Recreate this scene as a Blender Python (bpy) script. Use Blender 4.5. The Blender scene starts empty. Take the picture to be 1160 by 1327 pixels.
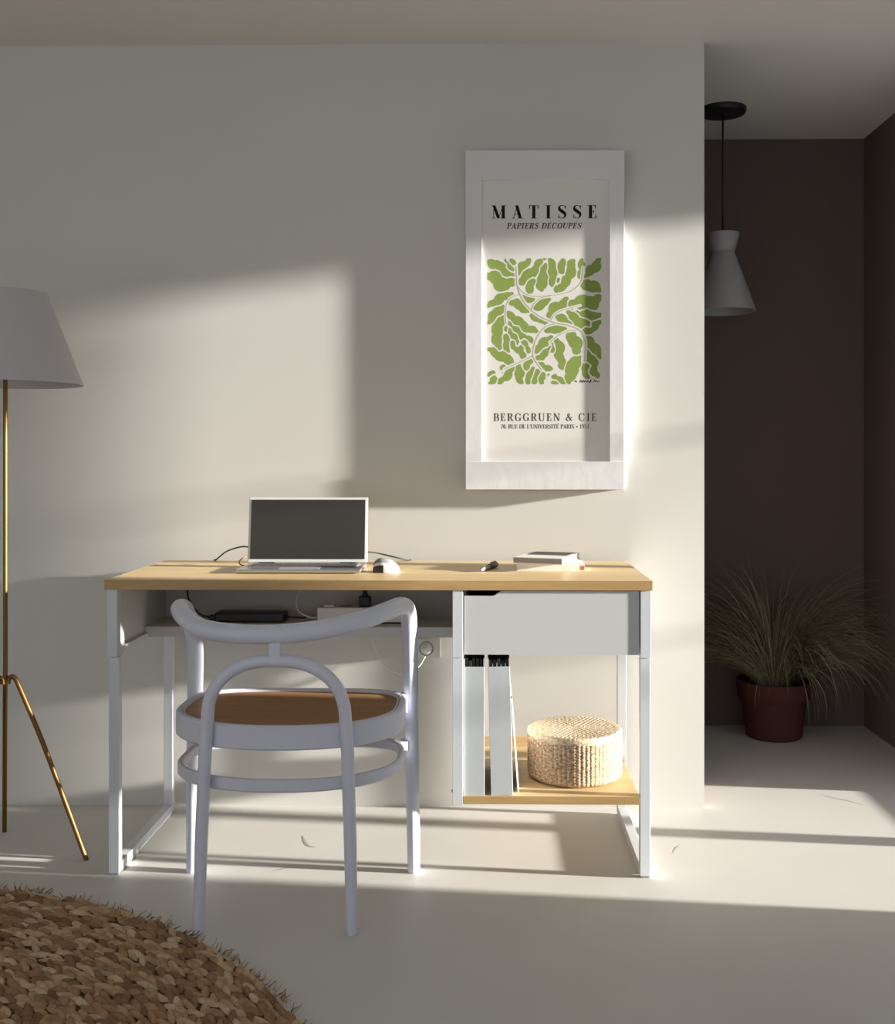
import bpy, bmesh, math, random
from mathutils import Vector, Matrix
random.seed(7)
PI = math.pi
S = bpy.context.scene
COL = S.collection

# ------------------------------------------------------------------ camera
cam_d = bpy.data.cameras.new('camera')
cam = bpy.data.objects.new('camera', cam_d); COL.objects.link(cam)
cam.location = (0, 0, 1.064)
cam.rotation_euler = (PI/2, 0, math.radians(0.8))
cam_d.sensor_fit = 'AUTO'; cam_d.sensor_width = 36
cam_d.lens = 1380/1327*36
cam_d.shift_x = -(610.73-580)/1327
cam_d.shift_y = -(663.5-591)/1327
cam_d.clip_start = 0.02
S.camera = cam

# ------------------------------------------------------------------ sky, sun, exposure
w = bpy.data.worlds.new('sky'); S.world = w; w.use_nodes = True
wn = w.node_tree
bg = wn.nodes['Background']; bg.inputs['Color'].default_value = (0.86, 0.92, 1.0, 1)
bg.inputs['Strength'].default_value = 0.74

sun_d = bpy.data.lights.new('sun', 'SUN'); sun_d.energy = 18.5; sun_d.angle = math.radians(1.7)
sun_d.color = (1.0, 0.96, 0.88)
sun = bpy.data.objects.new('sun', sun_d); COL.objects.link(sun)
SD = Vector((-1, 0.107, -0.147)).normalized()
sun.rotation_euler = SD.to_track_quat('-Z', 'Y').to_euler()
sun.location = (6, 2.4, 2.4)

S.view_settings.view_transform = 'Standard'
S.view_settings.look = 'None'
S.view_settings.gamma = 1
S.view_settings.use_curve_mapping = False
S.view_settings.exposure = 0.0

# ------------------------------------------------------------------ materials
def nt(name):
    m = bpy.data.materials.new(name); m.use_nodes = True
    t = m.node_tree; b = t.nodes['Principled BSDF']
    return m, t, b
def mix_rgb(t, fac, a, b):
    n = t.nodes.new('ShaderNodeMix'); n.data_type = 'RGBA'
    if isinstance(fac, float): n.inputs[0].default_value = fac
    else: t.links.new(fac, n.inputs[0])
    n.inputs[6].default_value = (*a, 1); n.inputs[7].default_value = (*b, 1)
    return n.outputs[2]
def noise(t, scale, detail=3, rough=0.5, sc=None):
    tc = t.nodes.new('ShaderNodeTexCoord')
    n = t.nodes.new('ShaderNodeTexNoise'); n.inputs['Scale'].default_value = scale
    n.inputs['Detail'].default_value = detail; n.inputs['Roughness'].default_value = rough
    if sc:
        mp = t.nodes.new('ShaderNodeMapping'); mp.inputs['Scale'].default_value = sc
        t.links.new(tc.outputs['Object'], mp.inputs['Vector']); t.links.new(mp.outputs[0], n.inputs['Vector'])
    else: t.links.new(tc.outputs['Object'], n.inputs['Vector'])
    return n.outputs['Fac']
def ramp(t, fac, p0, p1):
    r = t.nodes.new('ShaderNodeMapRange'); r.inputs['From Min'].default_value = p0; r.inputs['From Max'].default_value = p1
    t.links.new(fac, r.inputs['Value']); return r.outputs['Result']
def bump(t, b, h, strength, dist=0.002):
    n = t.nodes.new('ShaderNodeBump'); n.inputs['Strength'].default_value = strength; n.inputs['Distance'].default_value = dist
    t.links.new(h, n.inputs['Height']); t.links.new(n.outputs[0], b.inputs['Normal'])
def plain(name, c, rough=0.5, metal=0.0, spec=0.5, var=0.06, vs=9.0, bs=0.0, bscale=200):
    m, t, b = nt(name)
    c2 = tuple(max(0, x*(1-var)) for x in c)
    t.links.new(mix_rgb(t, noise(t, vs), c2, c), b.inputs['Base Color'])
    b.inputs['Roughness'].default_value = rough; b.inputs['Metallic'].default_value = metal
    b.inputs['Specular IOR Level'].default_value = spec
    if bs: bump(t, b, noise(t, bscale), bs)
    return m
def wood(name, c1, c2, axis='x', rough=0.45, sc=1.0):
    m, t, b = nt(name)
    s = (1.3*sc, 26*sc, 26*sc) if axis == 'x' else (26*sc, 1.3*sc, 26*sc)
    n1 = noise(t, 2.2, 5, 0.62, s); n2 = noise(t, 9, 3, 0.6, s); n3 = noise(t, 1.1, 2, 0.5, tuple(x*0.35 for x in s))
    ad = t.nodes.new('ShaderNodeMath'); ad.operation = 'ADD'; t.links.new(n1, ad.inputs[0]); t.links.new(n3, ad.inputs[1])
    ml = t.nodes.new('ShaderNodeMath'); ml.operation = 'MULTIPLY'; ml.inputs[1].default_value = 0.35; t.links.new(n2, ml.inputs[0])
    a2 = t.nodes.new('ShaderNodeMath'); a2.operation = 'ADD'; t.links.new(ad.outputs[0], a2.inputs[0]); t.links.new(ml.outputs[0], a2.inputs[1])
    t.links.new(mix_rgb(t, ramp(t, a2.outputs[0], 0.85, 1.5), c1, c2), b.inputs['Base Color'])
    b.inputs['Roughness'].default_value = rough; b.inputs['Specular IOR Level'].default_value = 0.35
    bump(t, b, n1, 0.08, 0.001)
    return m

M = {}
M['wall'] = plain('warm_white_plaster', (0.67, 0.655, 0.62), 0.9, spec=0.2, var=0.03, vs=2.0, bs=0.05, bscale=60)
M['ceiling'] = plain('white_ceiling_paint', (0.70, 0.68, 0.64), 0.95, spec=0.1, var=0.03, vs=2.0)
M['taupe'] = plain('taupe_wall_paint', (0.15, 0.112, 0.10), 0.9, spec=0.15, var=0.08, vs=3.0)
M['floor'] = plain('pale_microcement', (0.665, 0.645, 0.605), 0.55, spec=0.35, var=0.10, vs=3.5, bs=0.04, bscale=40)
M['scratch'] = plain('floor_scratch', (0.40, 0.37, 0.33), 0.8, spec=0.1)
M['white_metal'] = plain('white_powder_coat', (0.66, 0.685, 0.71), 0.45, var=0.02)
M['panel'] = plain('white_sheet_panel', (0.59, 0.60, 0.60), 0.5, var=0.02)
M['grey_panel'] = plain('grey_back_panel', (0.55, 0.53, 0.52), 0.6, var=0.04)
M['oak'] = wood('light_oak', (0.78, 0.585, 0.32), (0.58, 0.40, 0.195))
M['oakedge'] = wood('oak_edge', (0.60, 0.40, 0.18), (0.40, 0.245, 0.095))
M['seatwood'] = wood('brown_seat_ply', (0.44, 0.245, 0.115), (0.29, 0.15, 0.062), rough=0.5)
M['chairwhite'] = plain('cool_white_lacquer', (0.66, 0.68, 0.78), 0.42, var=0.02)
M['black'] = plain('black_plastic', (0.012, 0.012, 0.012), 0.45)
M['blackcable'] = plain('black_cable', (0.03, 0.022, 0.018), 0.5)
M['whitecable'] = plain('white_cable', (0.72, 0.71, 0.69), 0.5)
M['whiteplastic'] = plain('white_plastic', (0.80, 0.79, 0.77), 0.4, var=0.02)
M['greyplastic'] = plain('grey_plastic', (0.30, 0.30, 0.30), 0.5)
M['silver'] = plain('silver_aluminium', (0.50, 0.49, 0.475), 0.33, metal=0.9, var=0.02)
M['bezel'] = plain('silver_lid_rim', (0.80, 0.80, 0.79), 0.45, var=0.02)
M['screen'] = plain('switched_off_screen', (0.045, 0.042, 0.038), 0.6, spec=0.25, var=0.1, vs=4)
M['keys'] = plain('dark_keys', (0.10, 0.10, 0.105), 0.5)
M['keygap'] = plain('silver_key_well', (0.38, 0.375, 0.37), 0.5)
M['brass'] = plain('aged_brass', (0.24, 0.135, 0.052), 0.52, metal=1.0, var=0.12, vs=20)
M['shade'] = plain('white_lamp_fabric', (0.54, 0.52, 0.53), 0.9, spec=0.1, var=0.03, vs=40, bs=0.1, bscale=500)
M['frame'] = plain('white_painted_board', (0.79, 0.78, 0.79), 0.7, spec=0.25, var=0.05, vs=14, bs=0.25, bscale=30)
M['poster'] = plain('cream_poster_paper', (0.80, 0.775, 0.74), 0.8, spec=0.2, var=0.02)
M['ink'] = plain('black_ink', (0.012, 0.011, 0.010), 0.8, spec=0.2)
M['greyink'] = plain('grey_ink', (0.07, 0.066, 0.06), 0.8, spec=0.2)
M['leafgreen'] = plain('leaf_green_ink', (0.30, 0.40, 0.10), 0.8, spec=0.2, var=0.22, vs=16)
M['stemink'] = plain('pale_stem_ink', (0.50, 0.50, 0.36), 0.8, spec=0.2)
M['terracotta'] = plain('dark_terracotta', (0.095, 0.034, 0.028), 0.8, spec=0.2, var=0.2)
M['soil'] = plain('dark_soil', (0.03, 0.022, 0.016), 0.95, spec=0.1, bs=0.6, bscale=80)
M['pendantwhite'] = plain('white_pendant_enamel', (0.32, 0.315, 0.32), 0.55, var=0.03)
M['pages'] = plain('book_pages', (0.82, 0.80, 0.75), 0.85, spec=0.1)
M['greycover'] = plain('grey_mauve_cover', (0.36, 0.33, 0.33), 0.6)
M['whitecover'] = plain('white_cover', (0.80, 0.79, 0.77), 0.5)
M['darkphoto'] = plain('dark_cover_photo', (0.07, 0.05, 0.035), 0.5, var=0.6, vs=30)
M['redink'] = plain('red_print', (0.55, 0.16, 0.10), 0.6)
M['file'] = plain('white_card_file', (0.55, 0.575, 0.59), 0.5, var=0.02)
M['folder'] = plain('black_folder', (0.014, 0.014, 0.014), 0.6)
M['paper'] = plain('white_paper', (0.82, 0.81, 0.79), 0.8, spec=0.1)

def island_mat(name, ca, cb, cc, rough=0.85):
    m, t, b = nt(name)
    g = t.nodes.new('ShaderNodeNewGeometry')
    r = t.nodes.new('ShaderNodeValToRGB'); e = r.color_ramp.elements
    e[0].position = 0.0; e[0].color = (*ca, 1); e[1].position = 1.0; e[1].color = (*cc, 1)
    k = e.new(0.55); k.color = (*cb, 1)
    t.links.new(g.outputs['Random Per Island'], r.inputs['Fac'])
    n = noise(t, 60, 4, 0.7, (1, 1, 1))
    mx = t.nodes.new('ShaderNodeMix'); mx.data_type = 'RGBA'; mx.blend_type = 'MULTIPLY'; mx.inputs[0].default_value = 0.6
    t.links.new(r.outputs[0], mx.inputs[6]); t.links.new(mix_rgb(t, ramp(t, n, 0.3, 0.7), (0.45, 0.42, 0.38), (1.25, 1.2, 1.15)), mx.inputs[7])
    t.links.new(mx.outputs[2], b.inputs['Base Color'])
    b.inputs['Roughness'].default_value = rough; b.inputs['Specular IOR Level'].default_value = 0.2
    bump(t, b, noise(t, 220, 3, 0.7, (1, 1, 1)), 0.5, 0.003)
    return m
M['rug'] = island_mat('braided_seagrass', (0.25, 0.145, 0.075), (0.47, 0.30, 0.17), (0.66, 0.50, 0.34))
M['rugbase'] = plain('dark_rug_backing', (0.10, 0.06, 0.03), 0.95, spec=0.1)
M['grass'] = island_mat('dry_green_grass', (0.12, 0.11, 0.055), (0.22, 0.20, 0.115), (0.42, 0.38, 0.26))
def basket_mat(name, c1, c2):
    m, t, b = nt(name)
    n = noise(t, 130, 3, 0.7, (1, 1, 1.6)); n2 = noise(t, 25, 2, 0.5)
    c = mix_rgb(t, ramp(t, n, 0.32, 0.66), c1, c2)
    t.links.new(c, b.inputs['Base Color']); b.inputs['Roughness'].default_value = 0.9
    b.inputs['Specular IOR Level'].default_value = 0.15
    bump(t, b, n, 0.5, 0.003)
    return m
M['straw'] = basket_mat('pale_straw', (0.42, 0.29, 0.17), (0.82, 0.68, 0.50))
M['strawbody'] = basket_mat('shaded_woven_straw', (0.20, 0.115, 0.06), (0.74, 0.56, 0.38))  # browner copy of the lid straw, with the body's shade put into the colour

# ------------------------------------------------------------------ object helpers (all vertices are given in world metres)
def wloc(o):
    v = Vector((0, 0, 0))
    while o: v += o.location; o = o.parent
    return v
def obj(name, bm, mat, parent=None, smooth=False, origin=None, mats=None):
    base = wloc(parent) if parent else Vector((0, 0, 0))
    org = Vector(origin) if origin is not None else base.copy()
    bmesh.ops.translate(bm, verts=bm.verts, vec=-org)
    bmesh.ops.recalc_face_normals(bm, faces=bm.faces)
    me = bpy.data.meshes.new(name); bm.to_mesh(me); bm.free()
    for mm in (mats or [mat]): me.materials.append(mm)
    if smooth:
        for p in me.polygons: p.use_smooth = True
    o = bpy.data.objects.new(name, me); COL.objects.link(o)
    if parent: o.parent = parent
    o.location = org - base
    if smooth == 'auto':
        try: me.set_sharp_from_angle(angle=math.radians(40))
        except Exception: pass
    return o
def thing(name, label, cat, loc, group=None):
    o = bpy.data.objects.new(name, None); COL.objects.link(o); o.location = loc
    o.empty_display_size = 0.05
    o['label'] = label; o['category'] = cat
    if group: o['group'] = group
    return o
def tag(o, label, cat, group=None, kind=None):
    o['label'] = label; o['category'] = cat
    if group: o['group'] = group
    if kind: o['kind'] = kind
    return o
def struct(name, bm, mat, parent=None):
    o = obj(name, bm, mat, parent)
    if not parent: o['kind'] = 'structure'
    return o
def box(bm, x0, x1, y0, y1, z0, z1, bev=0.0, seg=2):
    r = bmesh.ops.create_cube(bm, size=1)
    vs = r['verts']
    bmesh.ops.scale(bm, verts=vs, vec=(x1-x0, y1-y0, z1-z0))
    bmesh.ops.translate(bm, verts=vs, vec=((x0+x1)/2, (y0+y1)/2, (z0+z1)/2))
    if bev:
        es = list({e for v in vs for e in v.link_edges})
        q = bmesh.ops.bevel(bm, geom=es, offset=bev, segments=seg, affect='EDGES', profile=0.5)
        vs = list({v for f in q['faces'] for v in f.verts} | {v for v in vs if v.is_valid})
    return vs
def B(*a, **k):
    bm = bmesh.new(); box(bm, *a, **k); return bm
def catmull(pts, n=8, closed=False):
    pts = [Vector(p) for p in pts]; out = []
    N = len(pts); rng = range(N if closed else N-1)
    for i in rng:
        if closed: p0, p1, p2, p3 = pts[i-1], pts[i], pts[(i+1) % N], pts[(i+2) % N]
        else:
            p1, p2 = pts[i], pts[i+1]
            p0 = pts[i-1] if i > 0 else p1*2-p2
            p3 = pts[i+2] if i+2 < N else p2*2-p1
        for k in range(n):
            t = k/n
            out.append(0.5*((2*p1)+(p2-p0)*t+(2*p0-5*p1+4*p2-p3)*t*t+(3*p1-p0-3*p2+p3)*t**3))
    if not closed: out.append(pts[-1])
    return out
def tube(bm, pts, rad, seg=12, caps=True, closed=False):
    pts = [Vector(p) for p in pts]; n = len(pts)
    R = rad if isinstance(rad, (list, tuple)) else [rad]*n
    if len(R) != n:
        R = [R[min(int(i*(len(R)-1)/(n-1)), len(R)-2)]*(1-((i*(len(R)-1)/(n-1)) % 1 if i < n-1 else 1)) + R[min(int(i*(len(R)-1)/(n-1)), len(R)-2)+1]*((i*(len(R)-1)/(n-1)) % 1 if i < n-1 else 1) for i in range(n)]
    rings = []; nv = None
    for i in range(n):
        a = pts[i-1] if (i > 0 or closed) else pts[i]; b = pts[(i+1) % n] if (i < n-1 or closed) else pts[i]
        d = (b-a).normalized()
        if nv is None:
            up = Vector((0, 0, 1)) if abs(d.z) < 0.9 else Vector((0, 1, 0))
            nv = d.cross(up).normalized()
        else: nv = (nv - d*nv.dot(d)).normalized()
        bn = d.cross(nv)
        rings.append([bm.verts.new(pts[i]+(nv*math.cos(2*PI*k/seg)+bn*math.sin(2*PI*k/seg))*R[i]) for k in range(seg)])
    for i in range(n if closed else n-1):
        r0, r1 = rings[i], rings[(i+1) % n]
        for k in range(seg): bm.faces.new((r0[k], r0[(k+1) % seg], r1[(k+1) % seg], r1[k]))
    if caps and not closed:
        bm.faces.new(rings[0][::-1]); bm.faces.new(rings[-1])
def lathe(bm, prof, cx, cy, seg=48, cap0=False, cap1=False):
    rings = [[bm.verts.new((cx+r*math.cos(2*PI*k/seg), cy+r*math.sin(2*PI*k/seg), z)) for k in range(seg)] for r, z in prof]
    for a, b in zip(rings, rings[1:]):
        for k in range(seg): bm.faces.new((a[k], a[(k+1) % seg], b[(k+1) % seg], b[k]))
    if cap0: bm.faces.new(rings[0][::-1])
    if cap1: bm.faces.new(rings[-1])
def prism(bm, poly, y0, y1, axis='y'):
    f = (lambda p, d: (p[0], d, p[1])) if axis == 'y' else (lambda p, d: (p[0], p[1], d))
    a = [bm.verts.new(f(p, y0)) for p in poly]; b = [bm.verts.new(f(p, y1)) for p in poly]
    bm.faces.new(a[::-1]); bm.faces.new(b)
    n = len(poly)
    for i in range(n): bm.faces.new((a[i], a[(i+1) % n], b[(i+1) % n], b[i]))
def spin(bm, vs, deg, pivot, axis='Z'):
    bmesh.ops.rotate(bm, verts=vs, cent=pivot, matrix=Matrix.Rotation(math.radians(deg), 3, axis))

# ------------------------------------------------------------------ setting
CZ, WY, XC, XR, BY = 2.315, 3.23, 0.66, 1.49, 4.22
struct('floor', B(-3.6, XR+0.06, -0.9, BY+0.08, -0.1, 0), M['floor'])
struct('ceiling', B(-3.6, XR+0.06, -0.9, BY+0.08, CZ, CZ+0.1), M['ceiling'])
struct('wall_back', B(-3.6, XC, WY, WY+0.02, 0, CZ), M['wall'])
struct('wall_recess_return', B(-3.6, XC, WY+0.02, BY+0.08, 0, CZ), M['taupe'])
struct('wall_recess', B(XC, XR+0.06, BY, BY+0.08, 0, CZ), M['taupe'])
struct('wall_recess_side', B(XR, XR+0.06, 3.365, BY, 0, CZ), M['taupe'])
struct('wall_left', B(-3.68, -3.6, -0.9, BY+0.08, 0, CZ), M['wall'])
bm = bmesh.new()
box(bm, XR, XR+0.06, -0.9, 2.437, 0, CZ)
box(bm, XR, XR+0.06, 2.437, 3.365, 2.06, CZ)
box(bm, XR, XR+0.06, 2.437, 3.365, 0, 0.045)
struct('wall_right', bm, M['wall'])
win = bpy.data.objects.new('window_1', None); COL.objects.link(win); win.location = (XR+0.03, 2.9, 0.045); win['kind'] = 'structure'
obj('mullion', B(XR+0.005, XR+0.05, 2.877, 2.943, 0.045, 2.06), M['white_metal'], win)
bm = bmesh.new(); cu = []
for i in range(19):
    y = 2.43+0.052*i/18; x = XR+0.02+0.012*math.sin(i*1.4)
    cu.append([(x, y), (x+0.002, y)])
poly = [p[0] for p in cu]+[p[1] for p in cu][::-1]
prism(bm, poly, 0.55, 2.05, axis='z'); obj('side_sun_blocker', bm, M['shade'], win)  # added unseen folded strip, cuts the near edge of the sunbeam
obj('upper_sun_blocker', B(XR+0.052, XR+0.055, 2.44, 2.875, 1.56, 2.058), M['shade'], win)  # added sheet out of view, keeps the sun off the floor lamp shade
for z in (0.93, 1.535):
    bm = bmesh.new(); tube(bm, [(3.4, 1.6, z), (3.4, 4.6, z)], 0.009, 10); struct('sun_blocker_%d' % (2 if z < 1 else 3), bm, M['white_metal'])  # added unseen bars outside, dim the sun in soft faint bands
# added unseen block outside the window: softly cuts off the low sun above
struct('sun_blocker_1', B(3.45, 3.6, -0.9, 5.0, 2.205, 2.5), M['wall'])

fl = bpy.data.objects['floor']
def scratch(pts, w):
    bm = bmesh.new(); P = catmull([(x, y, 0.0004) for x, y in pts], 6); n = len(P)
    L = []
    for i, p in enumerate(P):
        d = (P[min(i+1, n-1)]-P[max(i-1, 0)]).normalized(); q = Vector((-d.y, d.x, 0))*w*(0.35+0.65*math.sin(PI*i/(n-1)))
        L.append((bm.verts.new(p+q), bm.verts.new(p-q)))
    for a, b in zip(L, L[1:]): bm.faces.new((a[0], a[1], b[1], b[0]))
    obj('scratch', bm, M['scratch'], fl)
scratch([(-0.515, 2.975), (-0.50, 2.93), (-0.485, 2.90), (-0.463, 2.89)], 0.004)
scratch([(-0.55, 2.72), (-0.52, 2.74), (-0.49, 2.755)], 0.0025)
scratch([(1.05, 3.365), (1.08, 3.33), (1.12, 3.30), (1.15, 3.26)], 0.0016)
scratch([(0.50, 2.86), (0.515, 2.90), (0.53, 2.92)], 0.0015)

# ------------------------------------------------------------------ desk
X0, X1, Y0, Y1, ZT, ZB = -0.967, 0.419, 2.683, 3.195, 0.75, 0.7255
desk = thing('desk', 'white steel framed desk with oak top, drawer and low oak shelf by the wall', 'desk', (-0.27, 2.94, 0))
tt = obj('tabletop', B(X0, X1, Y0+0.0015, Y1, ZB, ZT, bev=0.001), M['oak'], desk)
obj('edge_band', B(X0, X1, Y0, Y0+0.0014, ZB, ZT, bev=0.0006), M['oakedge'], tt)
LW = 0.026; YR = Y1-0.022-0.026
FY0 = Y0+0.003
XL = X0+0.006; XRr = X1-0.004
for (xa, ya) in ((XL, FY0), (XRr-LW, FY0), (XL, YR), (XRr-LW, YR)):
    left = xa < 0
    lower_dx = 0.004 if left else -0.001
    bm = bmesh.new()
    box(bm, xa, xa+LW, ya, ya+LW, 0.5545, ZB, bev=0.0007)
    box(bm, xa+lower_dx, xa+lower_dx+LW, ya+0.001, ya+LW-0.001, 0.006, 0.5535, bev=0.0012)
    lg = obj('leg', bm, M['white_metal'], desk)
    obj('foot_pad', B(xa+lower_dx+0.003, xa+lower_dx+LW-0.003, ya+0.004, ya+LW-0.004, 0.0, 0.006), M['greyplastic'], lg)
obj('floor_rail', B(XL+0.004, XL+0.004+LW, FY0+LW, YR, 0.003, 0.029, bev=0.0012), M['white_metal'], desk)
obj('floor_rail', B(XRr-LW-0.001, XRr-0.001, FY0+LW, YR, 0.003, 0.029, bev=0.0012), M['white_metal'], desk)
obj('side_panel', B(XL+0.006, XL+0.010, FY0+LW, YR, 0.572, ZB-0.001), M['panel'], desk)
obj('side_rail', B(XL+0.002, XL+0.020, FY0+LW, YR, 0.5545, 0.572, bev=0.001), M['white_metal'], desk)
obj('side_panel', B(XRr-0.010, XRr-0.006, FY0+LW, YR, 0.572, ZB-0.001), M['panel'], desk)
obj('side_rail', B(XRr-0.020, XRr-0.002, FY0+LW, YR, 0.5545, 0.572, bev=0.001), M['white_metal'], desk)
# inner posts of the drawer unit
PX = -0.0845
for ya in (FY0, YR):
    bm = bmesh.new()
    box(bm, PX, PX+LW, ya, ya+LW, 0.5545, ZB, bev=0.0007)
    box(bm, PX, PX+LW, ya+0.001, ya+LW-0.001, 0.184, 0.5535, bev=0.0007)
    obj('inner_post', bm, M['white_metal'], desk)
obj('unit_side_panel', B(PX+0.010, PX+0.014, FY0+LW, YR, 0.572, ZB-0.001), M['panel'], desk)
# cable tray under the top
bm = bmesh.new()
TX0, TX1 = XL+0.012, PX+0.009
box(bm, TX0, TX1, 2.955, 3.140, 0.586, 0.589)
box(bm, TX0, TX1, 2.952, 2.955, 0.561, 0.589)
obj('cable_tray', bm, M['panel'], desk)
obj('back_panel', B(TX0, TX1, 3.140, 3.144, 0.586, ZB-0.001), M['grey_panel'], desk)
def screw(x, y, z, dx, r=0.004):
    bm = bmesh.new(); tube(bm, [(x, y, z), (x+dx, y, z)], [r, r*0.8], 10); obj('screw', bm, M['greyplastic'], desk, True)
screw(PX, 2.80, 0.665, -0.004); screw(PX, 2.80, 0.602, -0.004); screw(PX, FY0+0.012, 0.215, -0.003)
screw(XRr-0.001, FY0+0.012, 0.217, 0.003)
screw(XL+0.010, 2.735, 0.695, 0.003); screw(XL+0.010, 2.90, 0.712, 0.003)
# drawer
DX0, DX1, DZ0, DZ1 = PX+LW+0.0035, XRr-LW-0.003, 0.5625, 0.7235
dr = obj('drawer', None or B(DX0+0.008, DX1-0.006, FY0+0.02, 3.12, DZ0+0.004, DZ0+0.010), M['black'], desk)  # drawer floor and sides coloured black, standing in for the shade inside
bm = bmesh.new()
NZ = 0.7105
arc = [(0.016+0.026*k/6, NZ + (DZ1-NZ)*(0.5-0.5*math.cos(PI*k/6))) for k, a in ((i, i) for i in range(7))]
poly = [(DX0, DZ0), (DX1, DZ0), (DX1, DZ1)] + arc[::-1] + [(DX0, NZ)]
prism(bm, poly, FY0+0.0035, FY0+0.0195)
obj('drawer_front', bm, M['panel'], dr)
bm = bmesh.new()
box(bm, DX0+0.004, DX0+0.008, FY0+0.02, 3.12, DZ0+0.004, 0.715)
box(bm, DX1-0.010, DX1-0.006, FY0+0.02, 3.12, DZ0+0.004, 0.715)
box(bm, DX0+0.008, DX1-0.010, 3.116, 3.12, DZ0+0.010, 0.715)
obj('drawer_side', bm, M['black'], dr)
# low shelf
SZ = 0.206
shf = obj('shelf', B(PX+LW+0.0005, XRr-LW-0.001, FY0+0.0025, Y1-0.03, SZ-0.0205, SZ, bev=0.0008), M['oak'], desk)
obj('edge_band', B(PX+LW+0.0005, XRr-LW-0.001, FY0+0.001, FY0+0.0024, SZ-0.0205, SZ, bev=0.0006), M['oakedge'], shf)
obj('shelf_upstand', B(PX+LW+0.0005, XRr-LW-0.001, Y1-0.046, Y1-0.03, SZ, SZ+0.03, bev=0.0012), M['oak'], desk)

# ------------------------------------------------------------------ chair
CX = -0.470
chair = thing('bentwood_armchair', 'white bentwood armchair with hooped back and brown wooden seat facing the desk', 'chair', (CX, 2.53, 0))
def outline(sx, syn, syf, n=96):
    out = []
    for k in range(n):
        a = 2*PI*k/n; c, s = math.cos(a), math.sin(a)
        e = 2/2.15 if s < 0 else 2/4.2
        x = math.copysign(abs(c)**e, c)*sx; y = math.copysign(abs(s)**e, s)*(syn if s < 0 else syf)
        out.append((CX+x, 2.565+y))
    return out
def ring(name, sx, sn, sf, wall, z0, z1, mat, parent):
    bm = bmesh.new(); b = 0.004
    prof = [(0, z0+b), (b, z0), (wall-b, z0), (wall, z0+b), (wall, z1-b), (wall-b, z1), (b, z1), (0, z1-b)]
    rings = [[bm.verts.new((x, y, z)) for x, y in outline(sx-o, sn-o, sf-o)] for o, z in prof]
    m = len(rings); n = len(rings[0])
    for i in range(m):
        for k in range(n): bm.faces.new((rings[i][k], rings[i][(k+1) % n], rings[(i+1) % m][(k+1) % n], rings[(i+1) % m][k]))
    return obj(name, bm, mat, parent, 'auto')
SX, SN, SF = 0.272, 0.205, 0.192
ring('seat_ring', SX, SN, SF, 0.016, 0.408, 0.463, M['chairwhite'], chair)
bm = bmesh.new()
o1 = outline(SX-0.0165, SN-0.0165, SF-0.0165); prism(bm, o1, 0.440, 0.457, axis='z')
obj('seat', bm, M['seatwood'], chair)
ring('seat_trim', SX-0.0165, SN-0.0165, SF-0.0165, 0.004, 0.457, 0.460, M['chairwhite'], chair)
ring('stretcher_ring', SX-0.004, SN-0.004, SF-0.004, 0.013, 0.313, 0.342, M['chairwhite'], chair)
# rear hoop: two legs and the arch
for s in (-1, 1):
    bm = bmesh.new()
    tube(bm, [(CX+s*0.1715, 2.366, 0.0), (CX+s*0.1713, 2.366, 0.004), (CX+s*0.167, 2.372, 0.20), (CX+s*0.160, 2.379, 0.40), (CX+s*0.155, 2.381, 0.47)], [0.011, 0.0125, 0.0145, 0.0148, 0.0145], 20)
    obj('leg', bm, M['chairwhite'], chair, 'auto')
bm = bmesh.new()
pts = []
for k in range(33):
    a = PI*k/32
    c, s2 = math.cos(a), math.sin(a)
    pts.append((CX-0.155*math.copysign(abs(c)**0.86, c), 2.381-0.012*s2, 0.47+0.138*abs(s2)**0.86))
tube(bm, pts, 0.0145, 20)
obj('back_arch', bm, M['chairwhite'], chair, 'auto')
# front legs carry the arm rail
LEG_L = [(-0.752, 2.717, 0.0), (-0.750, 2.716, 0.20), (-0.746, 2.715, 0.40), (-0.743, 2.712, 0.565)]
LEG_R = [(-0.185, 2.724, 0.0), (-0.188, 2.723, 0.20), (-0.192, 2.720, 0.40), (-0.194, 2.714, 0.567)]
ARM = [(-0.749, 2.706, 0.62), (-0.757, 2.680, 0.672), (-0.747, 2.605, 0.692), (-0.730, 2.53, 0.697), (-0.697, 2.465, 0.687), (-0.650, 2.415, 0.673), (-0.586, 2.385, 0.667), (-0.489, 2.369, 0.666), (-0.392, 2.382, 0.672),
     (-0.313, 2.412, 0.684), (-0.265, 2.452, 0.693), (-0.230, 2.51, 0.700), (-0.209, 2.585, 0.700), (-0.198, 2.665, 0.681), (-0.195, 2.703, 0.63)]
P = catmull(LEG_L+ARM+LEG_R[::-1], 6)
n = len(P); na = 16; nb = n-17
def lr(i):
    k = min(i, n-1-i)/na
    return 0.0155+0.0045*min(1, k)**0.8 if k < 1 else 0.020+0.002*math.sin(PI*(min(i, n-1-i)-na)/(n-1-2*na))
RR_ = [lr(i) for i in range(n)]
for a, b in ((0, na+1), (nb, n)):
    bm = bmesh.new(); tube(bm, P[a:b], RR_[a:b], 22, caps=False); lg = obj('leg', bm, M['chairwhite'], chair, True)
    e = P[0] if a == 0 else P[-1]
    bm = bmesh.new(); lathe(bm, [(0.0, 0.0), (0.0152, 0.0), (0.0156, 0.002), (0.0, 0.003)], e.x, e.y, 22); obj('foot_glide', bm, M['chairwhite'], lg, 'auto')
bm = bmesh.new(); tube(bm, P[na:nb+1], RR_[na:nb+1], 22, caps=False)
obj('arm_rail', bm, M['chairwhite'], chair, True)
for s_ in (-1, 1):
    for z0, z1 in ((0.412, 0.460), (0.316, 0.340)):
        xs = CX+s_*0.262
        obj('spacer_block', B(xs-0.010, xs+0.010, 2.698, 2.728, z0, z1, bev=0.002), M['chairwhite'], chair)
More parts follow.
